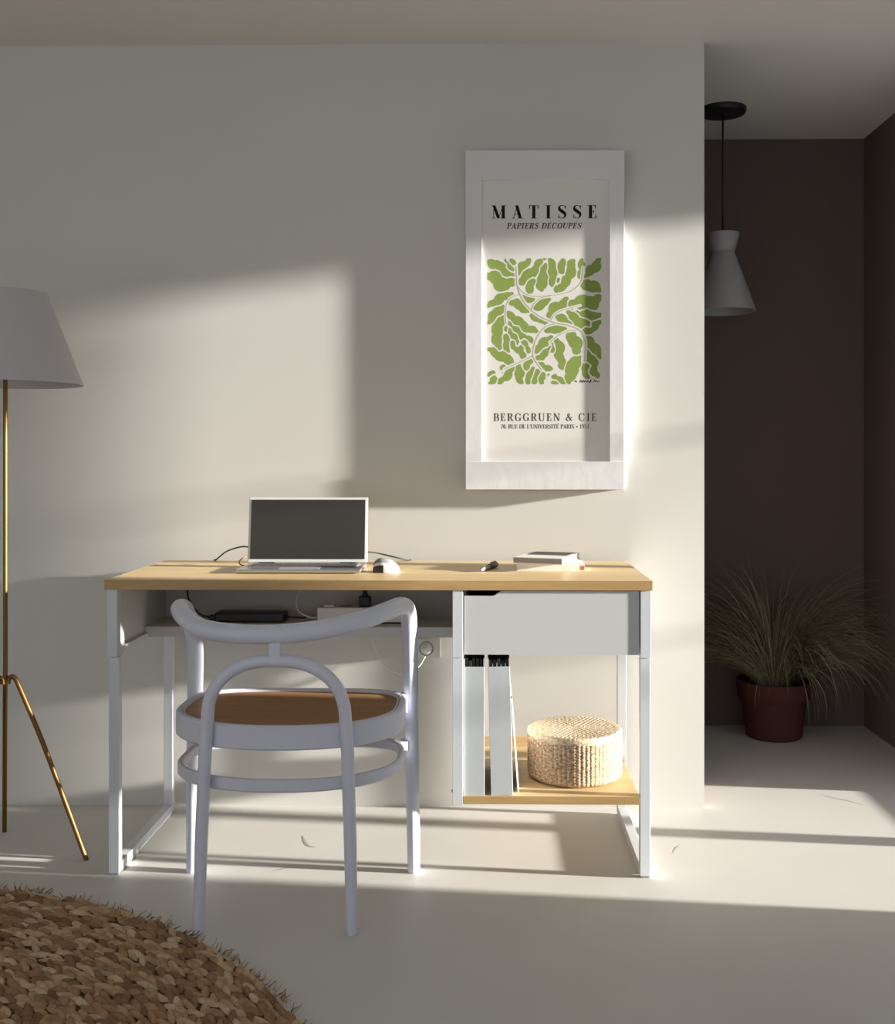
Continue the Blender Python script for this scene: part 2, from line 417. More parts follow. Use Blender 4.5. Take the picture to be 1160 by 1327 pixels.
bm = bmesh.new(); box(bm, CX-0.0135, CX+0.0135, 2.357, 2.381, 0.612, 0.655, bev=0.003)
obj('back_block', bm, M['chairwhite'], chair)

# ------------------------------------------------------------------ picture on the wall
FYf = WY-0.041; PYf = WY-0.0315
k = FYf/WY
FX0, FX1, FZ0, FZ1 = -0.0615, 0.4135, 0.964, 1.979
IX0, IX1, IZ0, IZ1 = -0.0125, 0.3695, 1.0475, 1.892
pic = thing('framed_poster', 'tall framed poster of green leaf print in wide white board frame on wall', 'picture', ((FX0+FX1)/2, WY, FZ0))
obj('frame_board', B(FX0, IX0, FYf+0.001, WY, FZ0, FZ1, bev=0.0012), M['frame'], pic)
obj('frame_board', B(IX1, FX1, FYf+0.001, WY, FZ0, FZ1, bev=0.0012), M['frame'], pic)
obj('frame_board', B(FX0+0.0, FX1-0.0, FYf, FYf+0.03, IZ1, FZ1+0.0005, bev=0.0012), M['frame'], pic)
obj('frame_board', B(FX0+0.0, FX1-0.0, FYf-0.003, FYf+0.03, FZ0-0.0005, IZ0, bev=0.0012), M['frame'], pic)
post = obj('poster', B(IX0-0.005, IX1+0.005, PYf, WY-0.004, IZ0-0.005, IZ1+0.005), M['poster'], pic)
def px2(x, y, yy=PYf):   # photo measurements of the print converted to metres on the sheet
    return ((x-0.35-630)/1380*yy, 1.064+(591-y)/1380*yy)
TY = PYf-0.00015
class Pen:
    def __init__(s, T, t): s.polys = []; s.T = T; s.t = t
    def poly(s, *p): s.polys.append([tuple(q) for q in p])
    def seg(s, x0, y0, x1, y1, w): s.poly((x0-w/2, y0), (x0+w/2, y0), (x1+w/2, y1), (x1-w/2, y1))
    def hb(s, x0, x1, y, h): s.poly((x0, y-h/2), (x1, y-h/2), (x1, y+h/2), (x0, y+h/2))
    def ser(s, x, y, w):
        t = s.t
        s.hb(x-w/2, x+w/2, t/2 if y == 0 else 1-t/2, t)
    def stem(s, x, w, sw=None):
        s.seg(x, 0, x, 1, w); sw = sw or w+0.2; s.ser(x, 0, sw); s.ser(x, 1, sw)
    def curve(s, pts, ws):
        P = catmull([(x, y, 0) for x, y in pts], 6); n = len(P)
        L = []
        for i, p in enumerate(P):
            u = i*(len(ws)-1)/(n-1); j = min(int(u), len(ws)-2); wv = ws[j]*(1-(u-j))+ws[j+1]*(u-j)
            d = (P[min(i+1, n-1)]-P[max(i-1, 0)]).normalized(); q = Vector((-d.y, d.x, 0))*wv/2
            L.append((p+q, p-q))
        for a, b in zip(L, L[1:]): s.poly((a[0].x, a[0].y), (a[1].x, a[1].y), (b[1].x, b[1].y), (b[0].x, b[0].y))
    def tick(s, x, y, dy, w): s.poly((x-w/2, y), (x+w/2, y), (x+w*0.15, y+dy), (x-w*0.15, y+dy))
def glyph(ch, T, t):
    g = Pen(T, t); W = 0.7
    acc = ch in 'ÉÈ'
    c = 'E' if acc else ch
    if c == 'M':
        W = 1.02; g.seg(0.13, 0, 0.13, 1, t*1.1); g.ser(0.13, 0, 0.26); g.ser(0.06, 1, 0.16)
        g.seg(0.50, 0.02, 0.15, 1, T); g.seg(0.50, 0.02, 0.84, 1, t*1.1); g.seg(0.86, 0, 0.86, 1, T); g.ser(0.86, 0, T+0.18); g.ser(0.90, 1, T+0.12)
    elif c == 'A':
        W = 0.82; g.seg(0.13, 0, 0.42, 1, t*1.2); g.seg(0.66, 0, 0.38, 1, T); g.ser(0.13, 0, 0.25); g.ser(0.66, 0, T+0.2); g.hb(0.2, 0.6, 0.33, t)
    elif c == 'V':
        W = 0.8; g.seg(0.40, 0, 0.14, 1, T); g.seg(0.40, 0, 0.66, 1, t*1.2); g.ser(0.14, 1, T+0.2); g.ser(0.66, 1, 0.24)
    elif c == 'T':
        W = 0.76; g.seg(0.38, 0, 0.38, 1, T); g.ser(0.38, 0, T+0.24); g.hb(0.03, 0.73, 1-t/2, t); g.tick(0.06, 1-t, -0.26, 0.10); g.tick(0.70, 1-t, -0.26, 0.10)
    elif c == 'I':
        W = T+0.24; g.stem(W/2, T)
    elif c == 'L':
        W = 0.66; g.stem(0.2, T); g.hb(0.2, 0.62, t/2, t); g.tick(0.58, t, 0.26, 0.1)
    elif c == 'E':
        W = 0.70; g.stem(0.2, T); g.hb(0.2, 0.64, t/2, t); g.hb(0.2, 0.60, 1-t/2, t); g.hb(0.2, 0.46, 0.51, t)
        g.tick(0.60, t, 0.27, 0.1); g.tick(0.56, 1-t, -0.24, 0.1); g.tick(0.44, 0.51, 0.13, 0.08); g.tick(0.44, 0.51, -0.13, 0.08)
        if acc: g.poly((0.30, 1.08), (0.38, 1.08), (0.56, 1.30), (0.40, 1.30))
    elif c == 'S':
        W = 0.66; m = (T+t)/2
        g.curve([(0.56, 0.72), (0.52, 0.90), (0.33, 0.975), (0.14, 0.90), (0.13, 0.70), (0.33, 0.53), (0.53, 0.36), (0.53, 0.13), (0.32, 0.025), (0.12, 0.10), (0.07, 0.30)],
                [t, t, t, m*0.8, T*0.95, T*1.05, T*0.95, m*0.8, t, t, t])
        g.tick(0.57, 0.97, -0.28, 0.09); g.tick(0.075, 0.03, 0.28, 0.09)
    elif c in 'PRBD':
        W = {'P': 0.66, 'R': 0.78, 'B': 0.70, 'D': 0.80}[c]; g.stem(0.18, T)
        if c == 'D': g.curve([(0.18, 0.975), (0.45, 0.96), (0.68, 0.78), (0.72, 0.5), (0.68, 0.22), (0.45, 0.04), (0.18, 0.025)], [t, t, T*0.9, T, T*0.9, t, t])
        else:
            g.curve([(0.18, 0.975), (0.42, 0.965), (0.57, 0.87), (0.57, 0.63), (0.42, 0.52), (0.18, 0.51)], [t, t, T*0.95, T*0.95, t, t])
            if c == 'R': g.seg(0.68, 0, 0.40, 0.52, T*0.95); g.ser(0.70, 0, T+0.12)
            if c == 'B': g.curve([(0.18, 0.51), (0.45, 0.50), (0.62, 0.40), (0.62, 0.14), (0.45, 0.03), (0.18, 0.025)], [t, t, T, T, t, t])
    elif c in 'OCG0':
        W = 0.84 if c != '0' else 0.60; a = W-0.06
        if c in 'O0': g.curve([(W/2, 0.98), (0.16, 0.82), (0.11, 0.5), (0.16, 0.18), (W/2, 0.02), (a-0.10, 0.18), (a-0.05, 0.5), (a-0.10, 0.82), (W/2, 0.98)], [t, T*0.9, T, T*0.9, t, T*0.9, T, T*0.9, t])
        else:
            g.curve([(0.70, 0.72), (0.62, 0.92), (0.43, 0.98), (0.18, 0.84), (0.11, 0.5), (0.18, 0.16), (0.43, 0.02), (0.62, 0.07), (0.72, 0.25)], [t, t, t, T*0.8, T, T*0.8, t, t, t])
            g.tick(0.71, 0.97, -0.28, 0.09)
            if c == 'G': g.seg(0.68, 0.03, 0.68, 0.40, T); g.hb(0.52, 0.82, 0.40, t)
    elif c == 'U':
        W = 0.84; g.ser(0.16, 1, T+0.2); g.ser(0.70, 1, 0.24)
        g.curve([(0.16, 1), (0.16, 0.6), (0.17, 0.25), (0.26, 0.06), (0.44, 0.015), (0.62, 0.06), (0.69, 0.25), (0.70, 0.6), (0.70, 1)], [T, T, T, T*0.6, t, t, t, t, t])
    elif c == 'N':
        W = 0.86; g.seg(0.14, 0, 0.14, 1, t*1.1); g.seg(0.72, 0, 0.72, 1, t*1.1); g.seg(0.70, 0, 0.16, 1, T); g.ser(0.14, 0, 0.25); g.ser(0.72, 1, 0.25); g.ser(0.10, 1, 0.18)
    elif c == '&':
        W = 0.92
        g.curve([(0.86, 0.03), (0.62, 0.20), (0.34, 0.58), (0.26, 0.80), (0.38, 0.965), (0.52, 0.82), (0.40, 0.60), (0.16, 0.40), (0.10, 0.20), (0.30, 0.02), (0.58, 0.12), (0.74, 0.48)], [t, T*0.9, T, T*0.7, t, T*0.5, t, T*0.6, T, t*1.2, t, t])
        g.hb(0.62, 0.88, 0.50, t)
    elif c == '7':
        W = 0.58; g.hb(0.06, 0.54, 1-t, t*1.6); g.curve([(0.52, 0.96), (0.34, 0.5), (0.26, 0.0)], [t, T*0.8, T])
    elif c == '1':
        W = 0.46; g.seg(0.24, 0, 0.24, 1, T); g.ser(0.24, 0, T+0.22); g.poly((0.06, 0.84), (0.24, 1), (0.24, 0.9))
    elif c == '9':
        W = 0.60; g.curve([(0.46, 0.6), (0.30, 0.42), (0.12, 0.60), (0.12, 0.82), (0.30, 0.98), (0.47, 0.82), (0.46, 0.45), (0.32, 0.12), (0.12, 0.02)], [t, t, T*0.8, T*0.8, t, T, T, T*0.6, t])
    elif c == '5':
        W = 0.58; g.hb(0.14, 0.50, 0.95, t*1.5); g.seg(0.12, 0.52, 0.16, 0.97, t); g.curve([(0.12, 0.52), (0.32, 0.60), (0.48, 0.44), (0.46, 0.16), (0.26, 0.02), (0.08, 0.10)], [t, t, T, T, t, t])
    elif c == '3':
        W = 0.58; g.curve([(0.10, 0.88), (0.28, 0.98), (0.44, 0.84), (0.40, 0.62), (0.24, 0.54)], [t, t, T, T*0.7, t]); g.curve([(0.24, 0.54), (0.44, 0.46), (0.48, 0.20), (0.30, 0.02), (0.08, 0.10)], [t, T*0.8, T, t, t])
    elif c == ',':
        W = 0.26; g.poly((0.08, 0.14), (0.2, 0.14), (0.2, 0.0), (0.08, -0.18))
    elif c == "'":
        W = 0.22; g.poly((0.06, 1), (0.18, 1), (0.14, 0.72), (0.09, 0.72))
    elif c == '•':
        W = 0.6; g.poly(*[(0.3+0.17*math.cos(2*PI*i/12), 0.46+0.2*math.sin(2*PI*i/12)) for i in range(12)])
    elif c == ' ':
        W = 0.34
    return g.polys, W
def text_line(name, s, xa, xb, ybase, ytop, T, t, mat, shear=0.0, split=False):
    (x0, z0), (x1, _) = px2(xa, ybase), px2(xb, ybase); h = px2(xa, ytop)[1]-z0
    gl = [glyph(c, T, t) for c in s]
    tot = sum(W for _, W in gl)*h; n = len(s)-1
    sp = (x1-x0-tot)/n; sx = 1.0
    if sp < 0.02*h: sx = (x1-x0-0.02*h*n)/tot; sp = 0.02*h
    bm = bmesh.new(); x = x0; e = 0
    for polys, W in gl:
        for p in polys:
            e = (e+1) % 7
            try: bm.faces.new([bm.verts.new((x+(u+shear*v)*h*sx, TY-0.000004*e, z0+v*h)) for u, v in p])
            except ValueError: pass
        x += W*h*sx+sp
        if split: obj(name, bm, mat, post); bm = bmesh.new()
    if not split: obj(name, bm, mat, post)
    else: bm.free()
text_line('title_letter', 'MATISSE', 638, 774, 283.3, 266.3, 0.24, 0.045, M['ink'], split=True)
text_line('subtitle_lettering', 'PAPIERS DÉCOUPÉS', 657, 753, 296.6, 289.2, 0.21, 0.09, M['greyink'], shear=0.22)
text_line('gallery_lettering', 'BERGGRUEN & CIE', 640, 773.5, 545.5, 535.6, 0.17, 0.065, M['greyink'])
text_line('address_lettering', "70, RUE DE L'UNIVERSITÉ PARIS • 1953", 649.5, 763.5, 555.4, 550.0, 0.16, 0.07, M['greyink'])
LEAVES = [(310,225,75,95,50,1),(315,195,180,80,36,1),(320,130,245,85,20,1),(300,285,70,215,62,-1),(335,200,435,75,30,1),(352,280,575,78,46,1),(478,245,435,372,32,1),
 (550,345,572,100,46,-1),(652,312,622,80,40,1),(690,310,735,85,44,1),(680,355,830,90,54,1),(890,240,903,85,26,1),(918,235,1070,75,38,1),(918,268,1062,352,46,1),
 (790,490,1066,418,66,1),(818,500,1070,572,44,1),(790,532,975,670,46,1),(680,572,820,652,32,1),(485,492,615,432,44,-1),(610,572,770,425,44,1),(365,385,488,450,28,1),
 (285,380,80,490,32,1),(210,495,80,635,32,1),(275,455,430,535,34,-1),(215,582,175,870,56,1),(243,548,505,715,38,1),(255,615,470,805,34,1),(225,650,252,890,40,1),
 (262,668,392,880,36,1),(460,572,602,655,26,-1),(385,770,432,895,28,1),(280,790,398,942,42,-1),(590,695,760,682,40,1),(490,885,632,765,42,1),(510,952,632,832,38,1),
 (642,812,682,990,34,1),(680,788,738,1040,50,1),(810,718,880,912,46,1),(920,735,1070,632,32,-1),(955,770,1070,942,40,1),(950,880,1042,1110,52,1),(888,932,790,1165,52,1),
 (915,962,962,1115,46,-1),(300,1000,82,872,38,1),(230,1030,85,1100,30,-1),(220,1052,92,1175,30,1),(300,1032,180,1175,36,1),(345,1012,372,1165,32,1),(465,952,402,1045,26,1),
 (475,1040,430,1175,22,1),(530,1042,482,1175,23,1),(572,1052,552,1170,24,1),(530,986,745,1170,32,1),(585,1042,690,1175,26,1)]
def cr(x, y): return px2(622+x/6.824, 325+y/6.824)
import numpy as np
STEMS = [([(322,140),(328,230),(335,320),(390,450),(500,560),(640,630),(800,665),(895,715),(932,810),(930,920),(925,980)],15),
 ([(338,320),(400,380),(500,405),(640,395),(790,365),(880,300),(905,230),(912,150)],11),([(455,525),(480,470),(540,420),(630,398)],10),
 ([(630,615),(670,560),(750,520),(890,485)],10),([(660,645),(580,675),(510,760),(475,870),(475,940),(510,1000),(550,1055)],13),
 ([(350,385),(270,420),(235,490),(228,570),(235,650)],10),([(860,705),(780,710),(690,755),(620,810)],10),([(470,930),(400,965),(310,1005),(220,1045)],12)]
def leaf_field():
    rl = random.Random(3); st = 6.0
    xs = np.arange(54, 1092, st); ys = np.arange(52, 1198, st)
    GXX, GYY = np.meshgrid(xs, ys); D = []
    for bx, by, tx, ty, wd, sg in LEAVES:
        b0, t0 = Vector((bx, by)), Vector((tx, ty)); d = t0-b0; L = d.length; d.normalize(); q = Vector((-d.y, d.x))
        ph = rl.uniform(0, 6.28); N = 26; wav = max(1.0, L/120); bow = sg*rl.uniform(0.03, 0.08)*L; best = None
        for j in range(N+1):
            u = j/N
            w_ = wd*0.78*(math.sin(PI*min(1, 0.04+0.93*u**0.85))**0.8)*(1+0.27*math.sin(ph+u*wav*10))
            c = b0+d*(L*u)+q*(bow*math.sin(PI*u)+math.sin(ph+u*wav*5.5)*wd*0.36*math.sin(PI*u)**0.5)
            v = np.hypot(GXX-c.x, GYY-c.y)-w_
            best = v if best is None else np.minimum(best, v)
        D.append(best)
    D = np.array(D); ds = None
    for pts, wv in STEMS:
        for p in catmull([(x, y, 0) for x, y in pts], 8):
            v = np.hypot(GXX-p.x, GYY-p.y)-wv*0.9
            ds = v if ds is None else np.minimum(ds, v)
    edge = np.minimum(np.minimum(GXX-68, 1074-GXX), np.minimum(GYY-66, 1182-GYY))
    bm = bmesh.new()
    for i in range(len(D)):
        oth = np.min(np.delete(D, i, 0), axis=0)
        g = np.minimum(np.minimum(13-D[i], (oth-D[i])/2-6.5), np.minimum(ds-6, edge))
        J, I = np.where(g > 0)
        if not len(J): continue
        cache = {}
        def V(x, y):
            key = (round(x, 2), round(y, 2))
            if key not in cache:
                X, Z = cr(x, y); cache[key] = bm.verts.new((X, TY, Z))
            return cache[key]
        for jj in range(max(J.min()-1, 0), min(J.max()+1, len(ys)-1)):
            for ii in range(max(I.min()-1, 0), min(I.max()+1, len(xs)-1)):
                cs = [(ii, jj), (ii+1, jj), (ii+1, jj+1), (ii, jj+1)]; vals = [g[b, a] for a, b in cs]
                if max(vals) <= 0: continue
                poly = []
                for k in range(4):
                    a, va = cs[k], vals[k]; b, vb = cs[(k+1) % 4], vals[(k+1) % 4]
                    if va > 0: poly.append(V(xs[a[0]], ys[a[1]]))
                    if (va > 0) != (vb > 0):
                        t = va/(va-vb); t = min(0.98, max(0.02, t))
                        poly.append(V(xs[a[0]]+(xs[b[0]]-xs[a[0]])*t, ys[a[1]]+(ys[b[1]]-ys[a[1]])*t))
                if len(poly) >= 3:
                    try: bm.faces.new(poly)
                    except ValueError: pass
    return bm
obj('leaf_print', leaf_field(), M['leafgreen'], post)
def ink_lines(name, lines, mat, off):
    bm = bmesh.new()
    for pts, wv in lines:
        P = catmull([(x, y, 0) for x, y in pts], 8); n = len(P); L = []
        for i, p in enumerate(P):
            dd = (P[min(i+1, n-1)]-P[max(i-1, 0)]).normalized(); qv = Vector((-dd.y, dd.x, 0))*wv/2
            (xa, za), (xb, zb) = cr((p+qv).x, (p+qv).y), cr((p-qv).x, (p-qv).y)
            L.append((bm.verts.new((xa, TY-off, za)), bm.verts.new((xb, TY-off, zb))))
        for a, b in zip(L, L[1:]): bm.faces.new((a[0], a[1], b[1], b[0]))
    return obj(name, bm, mat, post)
ink_lines('stem_print', [(p, wv*0.55) for p, wv in STEMS], M['stemink'], 0.00003)
SIG = [([(838,1160),(850,1150),(858,1165)],6),([(885,1165),(895,1145),(905,1165),(915,1148),(925,1162),(935,1150),(948,1162),(958,1148),(968,1165),(985,1140),(978,1165)],7),([(1005,1165),(1015,1140),(1022,1160),(1032,1148),(1040,1160),(1062,1152)],6)]
ink_lines('signature_scrawl', SIG, M['greyink'], 0.00002)

# ------------------------------------------------------------------ floor lamp
LX, LY = -1.272, 2.80
lamp = thing('floor_lamp', 'brass tripod floor lamp with white tapered shade at left of desk', 'floor lamp', (LX, LY, 0))
bm = bmesh.new(); tube(bm, [(LX, LY, 0.46), (LX, LY, 1.30)], 0.0058, 14); obj('pole', bm, M['brass'], lamp, 'auto')
for ang in (-2, 115, 236):
    c, s2 = math.cos(math.radians(ang)), math.sin(math.radians(ang))
    prof = [(0.0075, 0.462), (0.0095, 0.474), (0.018, 0.481), (0.028, 0.474), (0.042, 0.444), (0.10, 0.310), (0.16, 0.155), (0.2185, 0.0)]
    P = catmull([(LX+r*c, LY+r*s2, z) for r, z in prof], 5)
    bm = bmesh.new(); tube(bm, P, 0.0062, 12); obj('leg', bm, M['brass'], lamp, 'auto')
bm = bmesh.new()
R0, R1, z0, z1 = 0.195, 0.104, 1.2535, 1.497
lathe(bm, [(R0-0.002, z0), (R0, z0), (R0, z0+0.002), (R1, z1), (R1-0.002, z1), (R0-0.003, z0+0.002), (R0-0.002, z0)], LX, LY, 72)
sh = obj('lamp_shade', bm, M['shade'], lamp, 'auto')
bm = bmesh.new()
for a in (20, 140, 260):
    tube(bm, [(LX, LY, 1.30), (LX+0.188*math.cos(math.radians(a)), LY+0.188*math.sin(math.radians(a)), 1.262)], 0.0018, 8)
obj('spider', bm, M['brass'], sh)
bm = bmesh.new(); lathe(bm, [(0.0, 1.30), (0.016, 1.30), (0.016, 1.345), (0.012, 1.35), (0.0, 1.35)], LX, LY, 20); obj('socket', bm, M['brass'], lamp, 'auto')
bm = bmesh.new(); lathe(bm, [(0.0, 1.35), (0.013, 1.352), (0.030, 1.395), (0.027, 1.42), (0.015, 1.435), (0.0, 1.438)], LX, LY, 20); obj('bulb', bm, M['whiteplastic'], lamp, True)

# ------------------------------------------------------------------ pendant lamp in the recess
QX, QY = 0.853, 3.85
pen = thing('pendant_lamp', 'white hourglass pendant lamp on black cord hanging in dark recess', 'pendant lamp', (QX, QY, CZ))
bm = bmesh.new(); lathe(bm, [(0.0, CZ), (0.083, CZ), (0.083, CZ-0.012), (0.079, CZ-0.018), (0.0, CZ-0.020)], QX, QY, 48); obj('canopy', bm, M['black'], pen, 'auto')
bm = bmesh.new(); tube(bm, [(QX, QY, CZ-0.018), (QX, QY, 1.86)], 0.0034, 8); obj('cord', bm, M['black'], pen, True)
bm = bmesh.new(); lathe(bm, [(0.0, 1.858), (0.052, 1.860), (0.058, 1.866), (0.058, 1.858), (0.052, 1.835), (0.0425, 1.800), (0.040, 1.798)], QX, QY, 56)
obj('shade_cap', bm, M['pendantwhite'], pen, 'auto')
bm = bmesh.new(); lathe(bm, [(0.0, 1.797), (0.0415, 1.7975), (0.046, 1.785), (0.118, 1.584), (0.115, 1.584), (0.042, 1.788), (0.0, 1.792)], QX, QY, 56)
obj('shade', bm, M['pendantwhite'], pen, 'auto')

# ------------------------------------------------------------------ grass plant in the recess
GX, GY = 1.093, 4.062
plant = thing('potted_grass', 'arching ornamental grass in dark terracotta pot on recess floor', 'potted plant', (GX, GY, 0))
bm = bmesh.new(); lathe(bm, [(0.0, 0.0), (0.094, 0.0), (0.103, 0.006), (0.121, 0.150), (0.134, 0.153), (0.140, 0.210), (0.138, 0.215), (0.126, 0.215), (0.118, 0.16), (0.0, 0.16)], GX, GY, 56)
obj('pot', bm, M['terracotta'], plant, 'auto')
bm = bmesh.new(); lathe(bm, [(0.0, 0.19), (0.121, 0.188), (0.119, 0.17)], GX, GY, 32); obj('soil', bm, M['soil'], plant)
bm = bmesh.new(); rg = random.Random(11)
for i in range(1700):
    ang = rg.uniform(0, 2*PI)
    if rg.random() < 0.60: ang = rg.gauss(-0.25, 0.6) if rg.random() < 0.6 else rg.gauss(PI+0.2, 0.5)
    dx, dy = math.cos(ang), math.sin(ang)
    r0 = 0.06*math.sqrt(rg.random())
    p = Vector((GX+r0*dx, GY+r0*dy, 0.188))
    Ln = rg.uniform(0.36, 0.66); el = math.radians(rg.uniform(40, 88)); dr_ = rg.uniform(1.1, 3.0)*(1.15 if dx > 0 else 0.85)
    N = 9; wv = rg.uniform(0.0008, 0.0017); tw = rg.uniform(-0.5, 0.5); prev = None
    for j in range(N+1):
        u = j/N; side = Vector((-dy, dx, 0)); ww = wv*(1-u**2*0.9)
        y = min(p.y, BY-0.006+0.0*u)
        x = max(min(p.x, XR-0.006), XC+0.008)
        z = max(p.z, 0.02)
        a = bm.verts.new((x+side.x*ww, y+side.y*ww*0.5, z+ww*0.5)); b = bm.verts.new((x-side.x*ww, y-side.y*ww*0.5, z-ww*0.5))
        if prev: bm.faces.new((prev[0], prev[1], b, a))
        prev = (a, b)
        h = math.cos(el); v = math.sin(el)
        p = p+Vector((dx*h-dy*tw*0.12, dy*h*0.75+dx*tw*0.12, v))*(Ln/N)
        el -= dr_/N*(0.45+u*1.1)
obj('foliage', bm, M['grass'], plant)

# ------------------------------------------------------------------ rug
RX, RY, RR = -1.452, 1.338, 1.290
rug = thing('round_rug', 'round braided brown seagrass rug at lower left near the chair', 'rug', (RX, RY, 0))
bm = bmesh.new(); lathe(bm, [(0.0, 0.0), (RR-0.02, 0.0), (RR-0.015, 0.003), (RR-0.02, 0.005), (0.0, 0.005)], RX, RY, 160); obj('backing', bm, M['rugbase'], rug)
bm = bmesh.new(); rr_ = random.Random(5)
pitch = 0.0215; r = 0.03; row = 0
while r < RR-0.008:
    nst = max(6, int(2*PI*r/0.037))
    for s in range(nst):
        a = 2*PI*(s+0.5*(row % 2)+rr_.uniform(-0.18, 0.18))/nst
        rad = r+rr_.uniform(-0.004, 0.004)
        cx, cy = RX+rad*math.cos(a), RY+rad*math.sin(a)
        if cy < 1.2 and cx < -2.0 and False: continue
        tang = a+PI/2+(0.27 if row % 2 else -0.27)+rr_.uniform(-0.25, 0.25)
        L = rr_.uniform(0.024, 0.036); wd = rr_.uniform(0.0075, 0.0115); hh = rr_.uniform(0.005, 0.0115); zt = rr_.uniform(-0.002, 0.004)
        ux, uy = math.cos(tang), math.sin(tang)
        G = []
        for i in range(5):
            u = -1+2*i/4; pw = (1-abs(u)**2.2*0.8)
            rowv = []
            for j in range(4):
                v = -1+2*j/3
                z = 0.003+hh*(1-abs(u)**2)*(1-v*v*0.85)+zt*u*0.8+0.0015
                X, Y = u*L, v*wd*pw
                rowv.append(bm.verts.new((cx+X*ux-Y*uy, cy+X*uy+Y*ux, max(z, 0.0035))))
            G.append(rowv)
        for i in range(4):
            for j in range(3): bm.faces.new((G[i][j], G[i+1][j], G[i+1][j+1], G[i][j+1]))
    r += pitch*0.72; row += 1
for s in range(900):   # frayed fibres along the rim
    a = rr_.uniform(0, 2*PI); r = RR-0.012+rr_.uniform(0, 0.008)
    cx, cy = RX+r*math.cos(a), RY+r*math.sin(a); ta = a+rr_.uniform(-1.3, 1.3); Lf = rr_.uniform(0.006, 0.022)
    tube(bm, [(cx, cy, 0.005), (cx+math.cos(ta)*Lf*0.6, cy+math.sin(ta)*Lf*0.6, 0.010), (cx+math.cos(ta)*Lf, cy+math.sin(ta)*Lf, 0.008+rr_.uniform(0, 0.012))], [0.0016, 0.0012, 0.0006], 4)
o = obj('braid', bm, M['rug'], rug, True); o['kind'] = 'stuff'

# ------------------------------------------------------------------ laptop, mouse, pen, books, cables on the desk
LXc, LW2 = -0.503, 0.337
F0, F1 = 2.830, 2.995
lap = thing('laptop', 'open silver laptop with dark blank screen on the oak desktop', 'laptop', (LXc, F0, ZT))
bm = bmesh.new()
vs = box(bm, LXc-LW2/2, LXc+LW2/2, F0, F1, ZT+0.002, ZT+0.0115, bev=0.003)
base = obj('base', bm, M['silver'], lap)
for sx in (-1, 1):
    for yy in (F0+0.02, F1-0.02):
        bm = bmesh.new(); lathe(bm, [(0.0, ZT), (0.006, ZT), (0.006, ZT+0.003), (0.0, ZT+0.003)], LXc+sx*0.15, yy, 12); obj('rubber_foot', bm, M['black'], base)
obj('key_well', B(LXc-0.150, LXc+0.150, F0+0.062, F1-0.012, ZT+0.0112, ZT+0.0120), M['keygap'], base)
bm = bmesh.new()
for r_ in range(5):
    y0 = F0+0.065+r_*0.0172; nk = (11, 12, 13, 13, 14)[r_]; ww = 0.294/nk
    for c_ in range(nk):
        x0 = LXc-0.147+c_*ww
        box(bm, x0+0.001, x0+ww-0.001, y0, y0+0.0150, ZT+0.0120, ZT+0.0136)
kb = obj('keyboard', bm, M['keys'], base)
obj('touchpad', B(LXc-0.055, LXc+0.055, F0+0.006, F0+0.056, ZT+0.0113, ZT+0.0118), M['keygap'], base)
bm = bmesh.new(); tilt = -7; piv = (LXc, F1-0.004, ZT+0.013); SH = 0.184
vs = box(bm, LXc-LW2/2, LXc+LW2/2, F1-0.008, F1-0.002, ZT+0.014, ZT+0.014+SH, bev=0.0028, seg=3); spin(bm, vs, tilt, piv, 'X')
lid = obj('lid', bm, M['bezel'], lap)
bm = bmesh.new(); vs = box(bm, LXc-LW2/2+0.007, LXc+LW2/2-0.007, F1-0.0088, F1-0.0078, ZT+0.014+0.010, ZT+0.014+SH-0.007); spin(bm, vs, tilt, piv, 'X')
obj('screen', bm, M['screen'], lid)
for sx in (-0.115, 0.115):
    bm = bmesh.new(); tube(bm, [(LXc+sx-0.022, F1-0.004, ZT+0.013), (LXc+sx+0.022, F1-0.004, ZT+0.013)], 0.0045, 12); obj('hinge', bm, M['black'], lid, 'auto')

mx, my = -0.270, 2.880
mouse = thing('computer_mouse', 'white computer mouse with dark top beside the laptop', 'mouse', (mx, my, ZT))
def mouse_bm(ua, ub, va, vb, infl=0.0, n=20):
    bm = bmesh.new(); G = []
    for i in range(n+1):
        u = ua+(ub-ua)*i/n; row = []
        for j in range(n+1):
            v = va+(vb-va)*j/n
            X = 0.036*math.cos(PI*u); sy = math.sin(PI*u)**0.55
            h = 0.037*max(0.0, math.sin(PI*u**1.35))**0.62+infl
            th = PI*v
            row.append(bm.verts.new((mx+X, my-math.cos(th)*(0.028*sy+infl), ZT+0.0005+max(0, math.sin(th))**0.8*h)))
        G.append(row)
    for i in range(n):
        for j in range(n): bm.faces.new((G[i][j], G[i+1][j], G[i+1][j+1], G[i][j+1]))
    return bm
obj('shell', mouse_bm(0.002, 0.998, 0, 1), M['whiteplastic'], mouse, True)
obj('dark_top', mouse_bm(0.42, 0.90, 0.24, 0.70, 0.0007), M['greyplastic'], mouse, True)
obj('side_grip', mouse_bm(0.55, 0.99, 0.0, 0.15, 0.0007), M['blackcable'], mouse, True)

